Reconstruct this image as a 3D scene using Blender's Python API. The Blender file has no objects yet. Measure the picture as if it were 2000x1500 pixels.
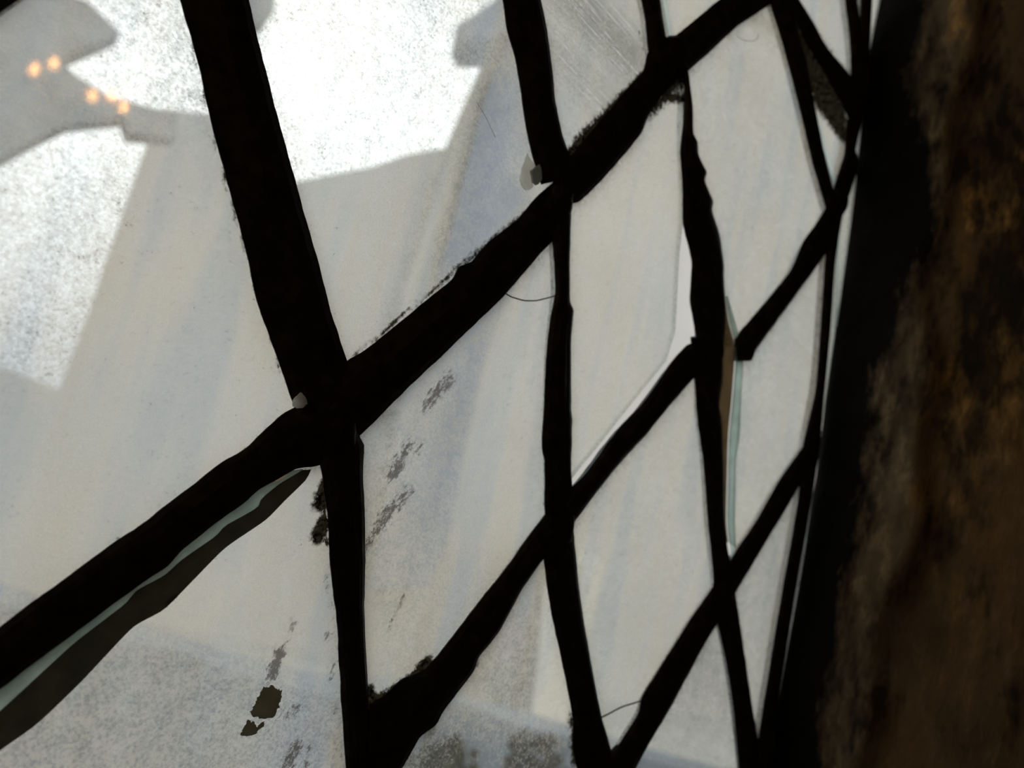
import bpy, bmesh, math, random
import numpy as np
from mathutils import Vector, Matrix, noise
from mathutils.geometry import delaunay_2d_cdt

random.seed(7)
scene = bpy.context.scene
COL = scene.collection

# ------------------------------------------------------------------ camera, sky, exposure
cam_data = bpy.data.cameras.new('camera')
cam = bpy.data.objects.new('camera', cam_data)
COL.objects.link(cam)
right = Vector((0.73324541, -0.61541993, 0.28915305))
down = Vector((0.3493929, -0.02380708, -0.93667381))
fwd = Vector((0.58333161, 0.78783979, 0.19756692))
m = Matrix((right, -down, -fwd)).transposed().to_4x4()
m.translation = Vector((-0.03860876, -0.19972033, 1.39207116))
cam.matrix_world = m
cam_data.sensor_width = 36
cam_data.lens = 27
cam_data.clip_start = 0.01
cam_data.clip_end = 200
cam_data.dof.use_dof = True
cam_data.dof.focus_distance = 0.212
cam_data.dof.aperture_fstop = 11
scene.camera = cam

world = bpy.data.worlds.new('overcast_sky')
scene.world = world
world.use_nodes = True
wn = world.node_tree.nodes
wl = world.node_tree.links
bg = wn['Background']
tc = wn.new('ShaderNodeTexCoord')
sx = wn.new('ShaderNodeSeparateXYZ')
rmp = wn.new('ShaderNodeValToRGB')
wl.new(tc.outputs['Generated'], sx.inputs[0])
wl.new(sx.outputs['Z'], rmp.inputs[0])
rmp.color_ramp.elements[0].position = 0.0
rmp.color_ramp.elements[0].color = (0.44, 0.46, 0.48, 1)
rmp.color_ramp.elements[1].position = 0.36
rmp.color_ramp.elements[1].color = (0.97, 1.0, 1.0, 1)
wl.new(rmp.outputs[0], bg.inputs['Color'])
bg.inputs['Strength'].default_value = 1.98

vs = scene.view_settings
scene.display_settings.display_device = 'sRGB'
vs.view_transform = 'Standard'
vs.look = 'None'
vs.exposure = -0.12
vs.gamma = 1.0
vs.use_curve_mapping = False
scene.cycles.max_bounces = 10
scene.cycles.transparent_max_bounces = 16

# ------------------------------------------------------------------ traced shapes, millimetres in the window's own plane
CAME = {'A0u': [[[-39.93, 21.63], [-27.54, 1.13], [-21.35, -7.3], [-16.91, -13.29], [-11.25, -21.08], [-3.84, -32.23], [4.89, -43.86], [9.85, -50.34], [17.09, -60.51], [22.04, -68.22], [31.69, -78.95], [38.71, -87.48], [47.5, -97.15]], [[-27.15, 33.76], [-14.04, 12.18], [-7.79, 3.08], [-3.48, -3.04], [7.08, -17.45], [16.42, -29.42], [25.04, -40.76], [32.51, -50.01], [41.06, -61.41], [47.58, -69.4], [51.4, -73.26], [60.7, -83.7]]],
 'B1l': [[[-17.79, -173.84], [-8.33, -161.74], [-4.43, -156.65], [-0.37, -149.98], [4.92, -142.9], [9.93, -135.45], [15.15, -128.76], [21.01, -120.07], [28.28, -109.07], [32.69, -103.87], [34.6, -99.9], [38.56, -92.59], [43.76, -87.42], [50.01, -82.93]], [[-11.37, -185.25], [-3.45, -174.78], [0.24, -169.1], [5.28, -162.23], [10.58, -155.01], [19.34, -143], [24.65, -136.65], [26.5, -132.15], [31.85, -124.46], [37.86, -116.29], [39.38, -113.52], [47.25, -105.33], [53.59, -102.28], [62.03, -92.46]]],
 'A0l': [[[45.51, -91.95], [53.34, -102.06], [55.93, -105.84], [59.65, -112.58], [61.63, -116.45], [66.59, -127.64], [70.76, -135.46], [75.22, -144.02], [80.97, -156.77], [88.14, -172.32], [94.76, -185.96]], [[58.89, -84.33], [62.48, -91.86], [64.03, -92.74], [67.47, -102.52], [69.95, -107.59], [75.84, -121.92], [81.12, -136.45], [87.39, -150.88], [90.69, -158.04], [96.49, -171.66], [101.92, -185.67]]],
 'B1m': [[[47.06, -79.5], [50.61, -72.95], [54.65, -68.08], [60.48, -58.99], [67.65, -47.31], [74.4, -36.37], [75.14, -32.03], [78.97, -28.05], [81.65, -21.37], [84.39, -16.72], [90.28, -7.74], [94.43, 2.45], [101, 13.53]], [[60.62, -93.22], [62.11, -90.91], [64.07, -87.49], [68.41, -79.42], [72.14, -72.46], [80.21, -58.43], [90.01, -41], [94.99, -31.77], [102.81, -14.5], [106.54, -6.7], [110.29, 2.86]]],
 'A1u': [[[14.77, 112.05], [50.51, 65.01], [59.61, 54.64], [64.71, 46.76], [70.82, 40.43], [75.64, 33.42], [82.97, 21.89], [90.08, 13.44], [95.23, 8.29]], [[23.6, 121.6], [63.21, 75.41], [72.67, 64.63], [78.62, 56.92], [85.72, 45.79], [90.22, 37.54], [97.66, 28.24], [103.23, 23.18], [107.3, 18.13]]],
 'B1r': [[[98.71, 16.15], [103.67, 24.65], [107.93, 34.97], [111.42, 43.81], [115.22, 52.39], [116.51, 56.25], [119.91, 64.37], [123.6, 72.18], [123.12, 80.14], [128.85, 91.3]], [[108.64, 8.3], [111.83, 10.65], [115.47, 16.08], [121.55, 28.18], [126.81, 39.95], [130.91, 49.58], [132.15, 58.51], [135.05, 68.21], [139.9, 78.28], [145.11, 87.41]]],
 'A2u': [[[51.66, 186.51], [102.74, 107.77], [113, 95.49], [117.79, 89.59], [122.91, 80.66], [127.09, 76.38]], [[57.9, 193.94], [110.82, 114.38], [121.41, 101.92], [125.72, 95.93], [129.85, 90.41], [134.73, 86.26]]],
 'B1s': [[[128, 85.64], [131.23, 90.94], [138.07, 102.24], [150.02, 123.07], [165.51, 148.62], [170.21, 156.59]], [[142.61, 81.27], [145.26, 87.04], [153.73, 101.78], [164.89, 121.95], [172.4, 132.88], [179.77, 143.39], [191.56, 161.06]]],
 'A1m': [[[96.48, 5.13], [106.61, -6.86], [109.14, -11.37], [114.26, -22.37], [115.48, -31.72], [118.48, -43.62], [122.1, -55.23], [128.44, -74.33], [131.08, -77.88], [136.74, -92.19], [140, -98.54]], [[107.47, 11.23], [110, 7.46], [115.69, -8.14], [121.63, -23.07], [124.09, -24.69], [126.4, -33.75], [135.62, -56.92], [137.47, -60.25], [143.77, -77.4], [146.3, -82.44], [150.71, -92.21]]],
 'B2l': [[[97.37, -190.06], [93.98, -173.29], [93.76, -162.79], [96.54, -160.3], [101.44, -154.52], [108.54, -150.73], [115.26, -139.26], [120.19, -129.37], [128.82, -113.58], [132.22, -105.72], [137.78, -94.8], [140.6, -89.35]], [[106.16, -188.38], [111.12, -179.43], [114.21, -170.26], [118.72, -166.23], [120.34, -161.13], [127.16, -148.77], [127.51, -144.19], [132.63, -135.34], [137.17, -120.63], [141.67, -110.8], [148.32, -99.23]]],
 'B2m': [[[142.55, -87.91], [146.3, -82.44], [150.38, -76.77], [154.27, -69.5], [157.33, -62.53], [162.45, -53.12], [169.11, -43.73], [174.48, -32.42], [178.55, -23.44], [182.07, -17.51], [185.68, -12.33], [191.58, -9.02], [199.38, -2.85]], [[149.16, -98.11], [151.68, -94], [154.39, -88.84], [164.5, -70.49], [176.75, -52], [178.14, -49.27], [188.79, -31.59], [194.02, -23.55], [203.73, -9.03]]],
 'A2m': [[[130.3, 87.74], [143.32, 85.24], [150.61, 65.67], [153.16, 55.31], [160.56, 41.18], [165, 30.27], [175.07, 19.63], [180.33, 4.18], [187.03, -4.68], [194.07, -15.14]], [[142.42, 94.02], [144.62, 87.78], [147.24, 81.35], [153.05, 73.71], [157.29, 64.96], [160.82, 63.86], [163.21, 59.7], [170.18, 56.32], [170.36, 52.44], [178.02, 47.61], [178.84, 43.84], [186.56, 37.38], [194.33, 26.5], [196.5, 21.22], [201.13, 12.64], [204.52, 4.38], [207.53, -7.51]]],
 'A2l': [[[186.22, -9.46], [194.62, -23.32], [202.14, -37.51], [212.73, -53.11], [224.89, -74.97], [229.19, -81.94], [236.05, -93.38], [240.4, -102.21]], [[204.31, 0.36], [211.41, -16.97], [213.36, -28.05], [217.57, -33.8], [226.87, -52.85], [234.34, -70.16], [242.2, -82.86], [252.74, -95.43]]],
 'B2r': [[[213.01, 1.21], [215.16, 5.39], [226.34, 22.98], [239.58, 45.89], [243.96, 62.57], [250.93, 76.29], [254.68, 85.88], [258.9, 103.16], [262.78, 125.89]], [[217.95, -7.06], [227.27, -2.92], [228.87, 2.97], [240.63, 24.34], [261.75, 63.24], [265.6, 74.12], [270.32, 93.23], [273.66, 117.93]]],
 'A3u': [[[170.71, 155.4], [183.68, 143.96], [189.52, 140.05], [205.43, 127.8], [220.21, 114.97], [238.2, 98.65], [254.3, 86.77], [258.95, 81.61]], [[188.19, 163.9], [201.52, 148.87], [214.7, 139.08], [229.85, 123.05], [241.62, 111.08], [255.77, 98.6], [265.15, 93.23]]],
 'A3r': [[[187.49, 155.19], [200.47, 151.38], [213.27, 146.91], [229.57, 144.33], [245.13, 140.56], [258.89, 135.03]], [[192.36, 164.43], [199.02, 161.3], [212.81, 159.13], [226.19, 155.84], [243.71, 156.05], [255.49, 155.58], [265.88, 154.2]]],
 'B3r': [[[238.58, -99.55], [247.7, -83.16], [257.67, -66.71], [268.07, -44.79], [280.52, -24.79], [288.33, -9.25]], [[252.16, -104.35], [255.75, -97.05], [268.04, -73.69], [279.15, -53.32], [284.34, -42.83], [291.63, -28.66]]],
 'B3l': [[[196.51, -180.05], [202.63, -169.2], [205.37, -165.12], [211.71, -153.26], [211.11, -147.95], [216.81, -137.13], [224.72, -122.55], [229.44, -113.94], [238.58, -99.55], [241.02, -95.6]], [[214.16, -184.82], [218.17, -173.08], [221.52, -165.26], [229.23, -150.94], [241.9, -122.8], [247.85, -112.27], [254.42, -99.52]]],
 'A1l': [[[137.12, -97.47], [143.7, -110.36], [153.75, -126.3], [163.41, -139.12], [173.25, -152.79], [178.08, -160.28], [181.43, -169.37], [192.52, -183.77]], [[149.09, -90.77], [152.11, -95.74], [159.69, -109.47], [165.68, -119.84], [177.45, -137.14], [190.82, -156.04], [199.74, -166.27], [212.7, -181.18]]],
 'A2b': [[[238.09, -98.36], [247.4, -112.99], [259.21, -127.11], [271.69, -144.36], [284.47, -165.9], [293.96, -182.18]], [[251.18, -93.53], [255.74, -100.82], [270.59, -121.57], [284.46, -141.49], [294.37, -154.5], [310.08, -177.24]]],
 'BD1': [[[223.89, 197.97], [231.87, 186.43], [244.13, 169.81], [250.19, 155.53], [251.54, 137.56]], [[232.44, 204.81], [240.6, 193.12], [248.51, 183.4], [256.62, 173.32], [265.88, 154.2], [268.49, 135.2]]],
 'BD': [[[255.51, 134.34], [259.7, 118.3], [257.68, 98.84], [261.26, 85.59], [264.17, 63.35], [272.99, 31.87], [280.31, 2.9], [280.43, -24.57], [286.52, -51.35], [290.4, -98.51], [296.17, -152.8], [301.97, -181.92]], [[265.88, 154.2], [268, 126.16], [268.56, 103.55], [271.38, 68.81], [280.56, 35.09], [285.85, 10.69], [293.94, -20.28], [297.09, -48.54], [300.83, -96.62], [307.31, -151.86], [311.05, -181.62]]]}
NODE = {'-3,-3': [-300, 0],
 '-3,-2': [-250, -88.44],
 '-3,-1': [-200, -176.89],
 '-3,0': [-150, -265.33],
 '-3,1': [-100, -353.77],
 '-3,2': [-50, -442.21],
 '-3,3': [0, -530.66],
 '-3,4': [50, -619.1],
 '-3,5': [100, -707.54],
 '-3,6': [150, -795.98],
 '-2,-3': [-250, 88.44],
 '-2,-2': [-200, 0],
 '-2,-1': [-150, -88.44],
 '-2,0': [-100, -176.89],
 '-2,1': [-50, -265.33],
 '-2,2': [0, -353.77],
 '-2,3': [50, -442.21],
 '-2,4': [100, -530.66],
 '-2,5': [150, -619.1],
 '-2,6': [200, -707.54],
 '-1,-3': [-200, 176.89],
 '-1,-2': [-150, 88.44],
 '-1,-1': [-100, 0],
 '-1,0': [-67.06, -60.59],
 '-1,1': [-15.13, -177.57],
 '-1,2': [41.77, -236.96],
 '-1,3': [100, -353.77],
 '-1,4': [150, -442.21],
 '-1,5': [200, -530.66],
 '-1,6': [250, -619.1],
 '0,-3': [-150, 265.33],
 '0,-2': [-100, 176.89],
 '0,-1': [-50, 88.44],
 '0,0': [-32.85, 27.97],
 '0,1': [54.64, -90.48],
 '0,2': [103.36, -191.39],
 '0,3': [150, -265.33],
 '0,4': [200, -353.77],
 '0,5': [250, -442.21],
 '0,6': [300, -530.66],
 '1,-3': [-100, 353.77],
 '1,-2': [-50, 265.33],
 '1,-1': [0, 176.89],
 '1,0': [21.2, 116.39],
 '1,1': [104.52, 8.95],
 '1,2': [146.82, -96.26],
 '1,3': [204.87, -174.93],
 '1,4': [250, -265.33],
 '1,5': [300, -353.77],
 '1,6': [350, -442.21],
 '2,-3': [-50, 442.21],
 '2,-2': [0, 353.77],
 '2,-1': [50, 265.33],
 '2,0': [56.62, 191.71],
 '2,1': [136.45, 87.66],
 '2,2': [201.99, -7.44],
 '2,3': [247.67, -99.06],
 '2,4': [300, -176.89],
 '2,5': [350, -265.33],
 '2,6': [400, -353.77],
 '3,-3': [0, 530.66],
 '3,-2': [50, 442.21],
 '3,-1': [100, 353.77],
 '3,0': [150, 265.33],
 '3,1': [186.72, 154.04],
 '3,2': [266.1, 96.88],
 '3,3': [300, 0],
 '3,4': [350, -88.44],
 '3,5': [400, -176.89],
 '3,6': [450, -265.33],
 '4,-3': [50, 619.1],
 '4,-2': [100, 530.66],
 '4,-1': [150, 442.21],
 '4,0': [200, 353.77],
 '4,1': [262.55, 154.06],
 '4,2': [300, 176.89],
 '4,3': [350, 88.44],
 '4,4': [400, 0],
 '4,5': [450, -88.44],
 '4,6': [500, -176.89],
 '5,-3': [100, 707.54],
 '5,-2': [150, 619.1],
 '5,-1': [200, 530.66],
 '5,0': [250, 442.21],
 '5,1': [300, 353.77],
 '5,2': [350, 265.33],
 '5,3': [400, 176.89],
 '5,4': [450, 88.44],
 '5,5': [500, 0],
 '5,6': [550, -88.44]}
JAMB = [[250.66, 252.18], [260.4, 209.06], [261.52, 175.91], [268.29, 144.42], [276.1, 108.14], [281.95, 74.24], [287.02, 35.19], [291.5, 10.13], [295.92, -14.62], [299.24, -34.25], [300.14, -48], [303.92, -96.51], [307.5, -152.51], [314.23, -182.29], [320, -223.82]]
CUT = {'loose': [[145.14, 84.35], [151.87, 67.78], [155.03, 55.89], [162.13, 41.72], [166.39, 30.42], [168.98, 18.27], [175.14, -0.98], [178.07, -10.65], [177.37, -23.47], [169, -38.64], [153.82, -66.81], [146.46, -80.05]],
 'right': [[224.15, 1.07], [220.74, -5.97], [226.28, -25.11], [233.1, -51.08], [240.56, -71.12], [249.54, -87.34]],
 'upper': [[265.1, 96.11], [252.39, 67.47], [243.37, 44.68], [231.26, 21.51], [222.88, 2.22], [211.17, -3.26]]}
TEAL = {'ledge_t': [[-2.23, -172.83], [0.2, -168.86], [5.33, -162.18], [10.56, -154.71], [19.34, -142.64], [24.67, -136.27], [26.51, -131.75], [31.88, -124.03], [37.9, -115.81], [39.47, -113.16], [45.33, -106.83], [49.17, -104.83]],
 'ledge_b': [[-0.52, -177.4], [2.02, -173.7], [7.52, -163.82], [11.44, -157.03], [18.53, -147.1], [19.78, -143.79], [24.79, -138.91], [27.17, -134.83], [33.41, -126.98], [34.36, -124.48], [38.7, -120.13], [41.11, -117.44], [41.09, -115.5], [44.43, -110.36], [49.27, -105.09]],
 'shade_b': [[2.67, -185.47], [5.23, -181.71], [10.2, -175.73], [15.65, -165.91], [19.64, -157.36], [22.53, -151.75], [27.64, -146.96], [31.82, -138.94], [36.74, -129.5], [44.26, -120.38], [47.56, -114.13], [51.28, -107.29], [51.69, -104.24]],
 'side_l': [[200.81, 15.56], [206.85, 7.26], [213.37, 0.67], [217.4, -7.28], [220.04, -16.5], [222.58, -26.41], [225.27, -37.62], [230.37, -51.89], [237.79, -71.82], [242.66, -79.98]],
 'side_r': [[201.44, 15.85], [209.02, 9.38], [217.92, 0.9], [222.42, -6.25], [225.58, -16.77], [227.98, -24.52], [231.73, -35.51], [233.49, -46.42], [238.15, -58.7], [242.66, -70.59], [247.73, -81.04]],
 'brown_l': [[198.33, 11.65], [207.17, -9.94], [212.51, -28.37], [215.74, -34.46], [225.67, -53.28], [232.79, -70.65]]}
SMEAR = [[78.54, -64.29, 80.06, -116.41, 8.57, 0.2, 1], [101.19, -41.19, 110.65, -120.62, 11.58, 0.17, 1], [63.58, -138.93, 72.74, -178.9, 8.82, 0.2, 1], [67.7, -126.67, 88.3, -177.92, 3.31, 0.3, 1], [84.87, -65.22, 80.21, -73.59, 3.83, 0.55, 1], [83.09, -70.9, 79.64, -77.07, 2.4, 0.5, 1], [79.6, -86.8, 79.04, -90.18, 1.99, 0.35, 1], [78.48, -88.76, 76, -98.98, 3.29, 0.5, 1], [79.02, -94.94, 76.82, -98.74, 1.64, 0.6, 1], [83, -85.7, 82.12, -90.82, 1.34, 0.5, 1], [83.46, -101.56, 77.89, -110.83, 3.64, 0.5, 1], [80.92, -106.95, 77.07, -115.61, 2.6, 0.55, 1], [93.13, -131.22, 92.47, -136.68, 1.49, 0.5, 1], [92.47, -136.68, 91.24, -142.91, 1.31, 0.45, 1], [75.52, -117.49, 76.27, -120.33, 1.88, 0.6, 1], [61.69, -144.15, 61.75, -148.28, 1.58, 0.5, 1], [60.8, -152.52, 60.99, -159.25, 2.55, 0.65, 1], [72.2, -165.43, 68.01, -168.56, 2.2, 0.45, 1], [74.73, -176.08, 74.24, -180.82, 3.24, 0.55, 1], [78.55, -175.81, 79.82, -181.17, 1.34, 0.5, 1], [76.26, -155.24, 78.07, -157.83, 1.5, 0.45, 1], [29.58, -142.63, 27.17, -146.24, 1, 0.6, 1], [57.75, -107.23, 57.79, -112.34, 3.25, 0.9, 0], [60.59, -116.71, 60.21, -121.14, 2.66, 0.95, 0], [63.38, -121.84, 61.43, -120.13, 1.48, 0.7, 0], [72.33, -145.91, 73.16, -147.2, 1.2, 0.5, 1], [65.2, -128.66, 70.06, -139.17, 1.48, 0.35, 1], [91.96, -159.06, 94.26, -163.17, 2.24, 0.9, 0], [95.73, -163.75, 109.04, -152.51, 4.23, 0.95, 0], [104.68, -156.09, 108.54, -148.73, 3.39, 0.8, 0], [97.41, -165.78, 116.78, -146.81, 2.93, 0.7, 0], [37.5, -96.82, 31.81, -106.35, 1.1, 0.5, 0], [42.46, -90.08, 38.89, -98.5, 1.13, 0.6, 0], [-17.15, -13.02, -3.84, -32.23, 0.87, 0.5, 0], [2.77, -41.13, 35.51, -83.86, 1.16, 0.55, 0], [-5.47, -30.04, 5.72, -45.29, 0.75, 0.6, 0], [52.19, -71.4, 74.57, -33.69, 1.21, 0.6, 0], [75.14, -32.55, 96.15, 1.1, 2.09, 0.6, 0], [103.54, 24.97, 124.92, 70.41, 2.93, 0.95, 0], [104.42, 30.56, 117.26, 56.52, 3.39, 0.6, 0], [116.27, 84.42, 123.52, 78.39, 2.84, 0.4, 0], [203.6, 148.2, 248.19, 145.46, 12.66, 0.95, 0], [222.29, 136.57, 248.92, 131.59, 10.32, 0.95, 0], [229.64, 130.38, 255.85, 127.38, 7.63, 0.8, 0], [255.03, 135.47, 258.44, 109.07, 4.43, 0.7, 2], [175.06, 135.13, 193.48, 140.81, 6.64, 0.6, 2], [191.83, 139.61, 242.5, 99.79, 2.52, 0.5, 2], [131.68, 92.19, 150.29, 121.54, 2.51, 0.3, 2], [283.43, -26.14, 276.98, 17.75, 5.46, 0.5, 2], [286.25, -55.1, 295.88, -147.02, 7.41, 0.7, 2], [287.41, -74.21, 291, -125, 5.31, 0.5, 2], [242.16, -79.99, 248.08, -89.74, 2.89, 0.7, 0], [85.39, -172.54, 90.16, -180.6, 2.46, 0.5, 2], [131.57, 61.47, 142.24, 82.18, 6.29, 0.7, 0], [135.05, 68.21, 146.51, 75.75, 3.44, 0.7, 0], [177, -158.26, 184.43, -173.58, 3.53, 0.6, 0], [120.11, -160.53, 128.76, -145.16, 2.5, 0.4, 0], [127.14, -178.53, 181.25, -175.52, 18.56, 1, 3], [-27.58, -78.94, -31.43, -28.99, 15.99, 0.3, 3], [10.01, 0.33, 41.91, 5.26, 33.02, 0.35, 3], [69.19, 23.03, 74.56, -28.46, 11.28, 0.8, 3], [85.36, -1.05, 81.63, -14.14, 7.65, 0.8, 3], [221.69, -161.78, 275.57, -166.04, 23.69, 0.7, 3], [89.18, -49.79, 94.42, -104.99, 8.18, 0.4, 3], [83.98, 75.39, 115.17, 72.53, 16.17, 1.1, 4], [87.08, 54.86, 112.35, 51.16, 14.75, 0.7, 4], [-7.35, 3.41, 0.08, 2.72, 2.13, 0.2, 2]]
CRACK = {'arc': [[93.8, -31.76], [97.66, -31.81], [102.99, -30.69], [107.61, -28.6], [111.82, -25.75], [115.64, -22.87]],
 'low': [[190.6, -157.77], [195.35, -155.49], [201.4, -152.46], [207.2, -150.54], [212.33, -148.85]]}
PATCH = [[[59.67, -161.95], [61.64, -161.31], [65.05, -161.99], [65.61, -164.23], [65.73, -166.91], [65.03, -168.98], [63.37, -169.67], [61.57, -169.57], [59.41, -169.25], [58.29, -168.57], [58.85, -166.28], [59.33, -163.72]], [[58.51, -170.64], [59.99, -170.77], [61.5, -171.69], [62.95, -170.5], [63.3, -171.79], [61.95, -173.62], [60.33, -174.66], [58.2, -174.31], [57.98, -172.26]]]
CHIPS = [[[38.75, -88.65], [40.09, -85.86], [42.79, -88.08], [41.88, -89.7], [39.38, -90.29]], [[86.29, 14.74], [90.9, 12.64], [91.99, 12.3], [90.6, 8.61], [92.61, 5.91], [90.35, 3.3], [86.53, 5.32]], [[87.47, 8.06], [89.9, 11.95], [92.52, 7.73], [91.21, 5.08], [89.82, 5.05]]]
HAIR = [[[37.56, 35.13], [43.34, 31.24], [50.12, 26.58], [51.25, 26.27]], [[62.79, 18.93], [67.6, 16.45], [72.97, 12.71]], [[166.54, 118.69], [170.72, 119.69], [175.71, 122.76], [179.06, 126.21], [178.86, 128.65]]]
SCR = [[[84.61, 73.52], [106.4, 71.28]], [[86.38, 74.24], [108.58, 69.35]], [[88.17, 74.97], [110.77, 67.42]], [[89.97, 75.7], [112.98, 65.47]], [[91.79, 76.44], [115.2, 63.5]], [[93.62, 77.19], [117.43, 61.53]]]
OUTSIDE = {'house': [[-1.59, 0.64], [0.63, 1.59], [0.91, 1.57], [1.19, 1.5], [1.16, 2.36], [1.06, 3.75], [1.02, 4.43], [1.16, 4.89], [1.54, 5.07], [2.37, 4.6], [2.74, 4.9], [3.54, 5.57], [3.96, 6.01], [4.43, 6.38], [4.49, 7.25], [4.56, 8.15], [4.61, 9.19], [4.55, 19], [26, 19], [26, -0.6], [-1.6, -0.6]],
 'tower': [[4.32, 7.92], [4.37, 6.45], [4.5, 5], [4.55, 4.22], [4.66, 2.39], [4.94, 1.02], [5.02, 0.4], [5.89, 0.57], [5.94, 1.32], [5.79, 2.26], [5.62, 3.73], [5.69, 4.75], [5.68, 5.77], [5.23, 7.41], [4.8, 8.29]],
 'pier': [[4.35, 7.82], [4.51, 8.22], [4.57, 6.6], [4.79, 4.29], [4.89, 2.65], [4.57, 2.54], [4.36, 4.1], [4.35, 5.44]],
 'star': [[-1.15, 3.73], [-0.02, 4.14], [0.23, 4.06], [0.16, 3.94], [0.02, 3.73], [-0.01, 3.65], [0.1, 3.61], [0.33, 3.59], [0.64, 3.68], [0.77, 3.75], [0.84, 3.56], [0.54, 3.41], [0.47, 3.5], [0.18, 3.27], [0.05, 3.07], [-0.08, 2.84], [-0.6, 2.27]],
 'lintel': [[0.97, 6.11], [1.28, 6.18], [1.41, 5.78], [1.39, 5.61], [1.29, 5.5], [0.99, 5.94]],
 'cap': [[3.36, 7.09], [3.52, 7.34], [3.69, 7.65], [3.91, 8.09], [4.09, 7.53], [3.75, 7.17], [3.49, 7]],
 'wall': [[0.03, 0.75], [0.91, 0.62], [1.17, 0.61], [1.48, 0.55], [2.02, 0.51], [2.62, 0.57], [3, 0.5], [3.45, 0.47], [4.97, 0.31], [11.28, -0.18], [13.5, -5.03], [0.84, -1.44]],
 'strip': [[6.69, 1.01], [6.95, 0.1], [7.11, -0.75], [7.72, -0.7], [7.61, 1.53], [6.86, 1.7]],
 'lint6': [[0.78, 5.19], [1.02, 5.24], [1.13, 4.92], [1.11, 4.79], [1.03, 4.7], [0.79, 5.05]]}

# ------------------------------------------------------------------ helpers
ORG = Vector((0.0, 0.0, 1.5))          # origin of the window-plane measurements

def obj(name, verts, faces, mats, parent=None, smooth=False, origin=None, attrs=None, mat_idx=None):
    me = bpy.data.meshes.new(name)
    o0 = origin if origin is not None else (parent['_o'] if parent is not None and '_o' in parent else (0, 0, 0))
    o0 = Vector(o0)
    me.from_pydata([tuple(Vector(v) - o0) for v in verts], [], faces)
    for mt in (mats if isinstance(mats, (list, tuple)) else [mats]):
        me.materials.append(mt)
    if mat_idx is not None:
        me.polygons.foreach_set('material_index', mat_idx)
    if smooth:
        me.polygons.foreach_set('use_smooth', [True] * len(me.polygons))
    for k, v in (attrs or {}).items():
        a = me.attributes.new(k, 'FLOAT', 'POINT')
        a.data.foreach_set('value', np.asarray(v, dtype=np.float32))
    bm = bmesh.new(); bm.from_mesh(me)
    bmesh.ops.recalc_face_normals(bm, faces=bm.faces[:])
    bm.to_mesh(me); bm.free()
    me.update()
    o = bpy.data.objects.new(name, me)
    COL.objects.link(o)
    if parent is not None:
        o.parent = parent
    elif origin is not None:
        o.location = o0
    return o

ORIGINS = {}
def thing(name, loc, label, cat, kind=None, group=None):
    o = bpy.data.objects.new(name, None)
    o.empty_display_size = 0.02
    COL.objects.link(o)
    o.location = loc
    ORIGINS[o.name] = Vector(loc)
    o['label'] = label
    o['category'] = cat
    if kind: o['kind'] = kind
    if group: o['group'] = group
    return o

def part(name, verts, faces, mats, parent, label=None, **kw):
    top = parent
    while top.parent is not None: top = top.parent
    o0 = ORIGINS.get(top.name, Vector(top.location))
    me_o = obj(name, [Vector(v) - o0 for v in verts], faces, mats, None, **kw)
    me_o.parent = parent
    if label: me_o['label'] = label
    return me_o

def tag(o, label, cat, kind=None, group=None):
    o['label'] = label; o['category'] = cat
    if kind: o['kind'] = kind
    if group: o['group'] = group
    return o

def box_vf(x0, x1, y0, y1, z0, z1):
    v = [(x, y, z) for x in (x0, x1) for y in (y0, y1) for z in (z0, z1)]
    f = [(0, 1, 3, 2), (4, 6, 7, 5), (0, 4, 5, 1), (2, 3, 7, 6), (0, 2, 6, 4), (1, 5, 7, 3)]
    return v, f

def merge(*vfs):
    V, F = [], []
    for v, f in vfs:
        n = len(V); V += list(v); F += [tuple(i + n for i in q) for q in f]
    return V, F

def prism_vf(poly, y0, y1, lean=0.0):
    n = len(poly)
    v = [(p[0], y0, p[1]) for p in poly] + [(p[0] + lean * (y1 - y0), y1, p[1]) for p in poly]
    f = [tuple(range(n)), tuple(range(2 * n - 1, n - 1, -1))]
    f += [(i, (i + 1) % n, n + (i + 1) % n, n + i) for i in range(n)]
    return v, f

def tube_vf(path, radii, seg=10, cap=True):
    V, F = [], []
    P = [Vector(p) for p in path]
    up = Vector((0.13, 0.31, 0.94))
    for i, p in enumerate(P):
        t = (P[min(i + 1, len(P) - 1)] - P[max(i - 1, 0)]).normalized()
        a = t.cross(up)
        if a.length < 1e-3: a = t.cross(Vector((1, 0, 0)))
        a.normalize(); b = t.cross(a)
        r = radii[i] if isinstance(radii, (list, tuple)) else radii
        for k in range(seg):
            an = 2 * math.pi * k / seg
            V.append(p + a * r * math.cos(an) + b * r * math.sin(an))
    for i in range(len(P) - 1):
        for k in range(seg):
            F.append((i * seg + k, i * seg + (k + 1) % seg, (i + 1) * seg + (k + 1) % seg, (i + 1) * seg + k))
    if cap:
        F.append(tuple(range(seg)))
        F.append(tuple((len(P) - 1) * seg + k for k in reversed(range(seg))))
    return V, F

def lathe_vf(cx, cy, prof, seg=20):
    V, F = [], []
    for r, z in prof:
        for k in range(seg):
            a = 2 * math.pi * k / seg
            V.append((cx + r * math.cos(a), cy + r * math.sin(a), z))
    for i in range(len(prof) - 1):
        for k in range(seg):
            F.append((i * seg + k, i * seg + (k + 1) % seg, (i + 1) * seg + (k + 1) % seg, (i + 1) * seg + k))
    F.append(tuple(range(seg)))
    F.append(tuple((len(prof) - 1) * seg + k for k in reversed(range(seg))))
    return V, F

# ------------------------------------------------------------------ materials
def new_mat(name):
    mt = bpy.data.materials.new(name)
    mt.use_nodes = True
    nt = mt.node_tree
    nt.nodes.clear()
    out = nt.nodes.new('ShaderNodeOutputMaterial')
    return mt, nt, out

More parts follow.
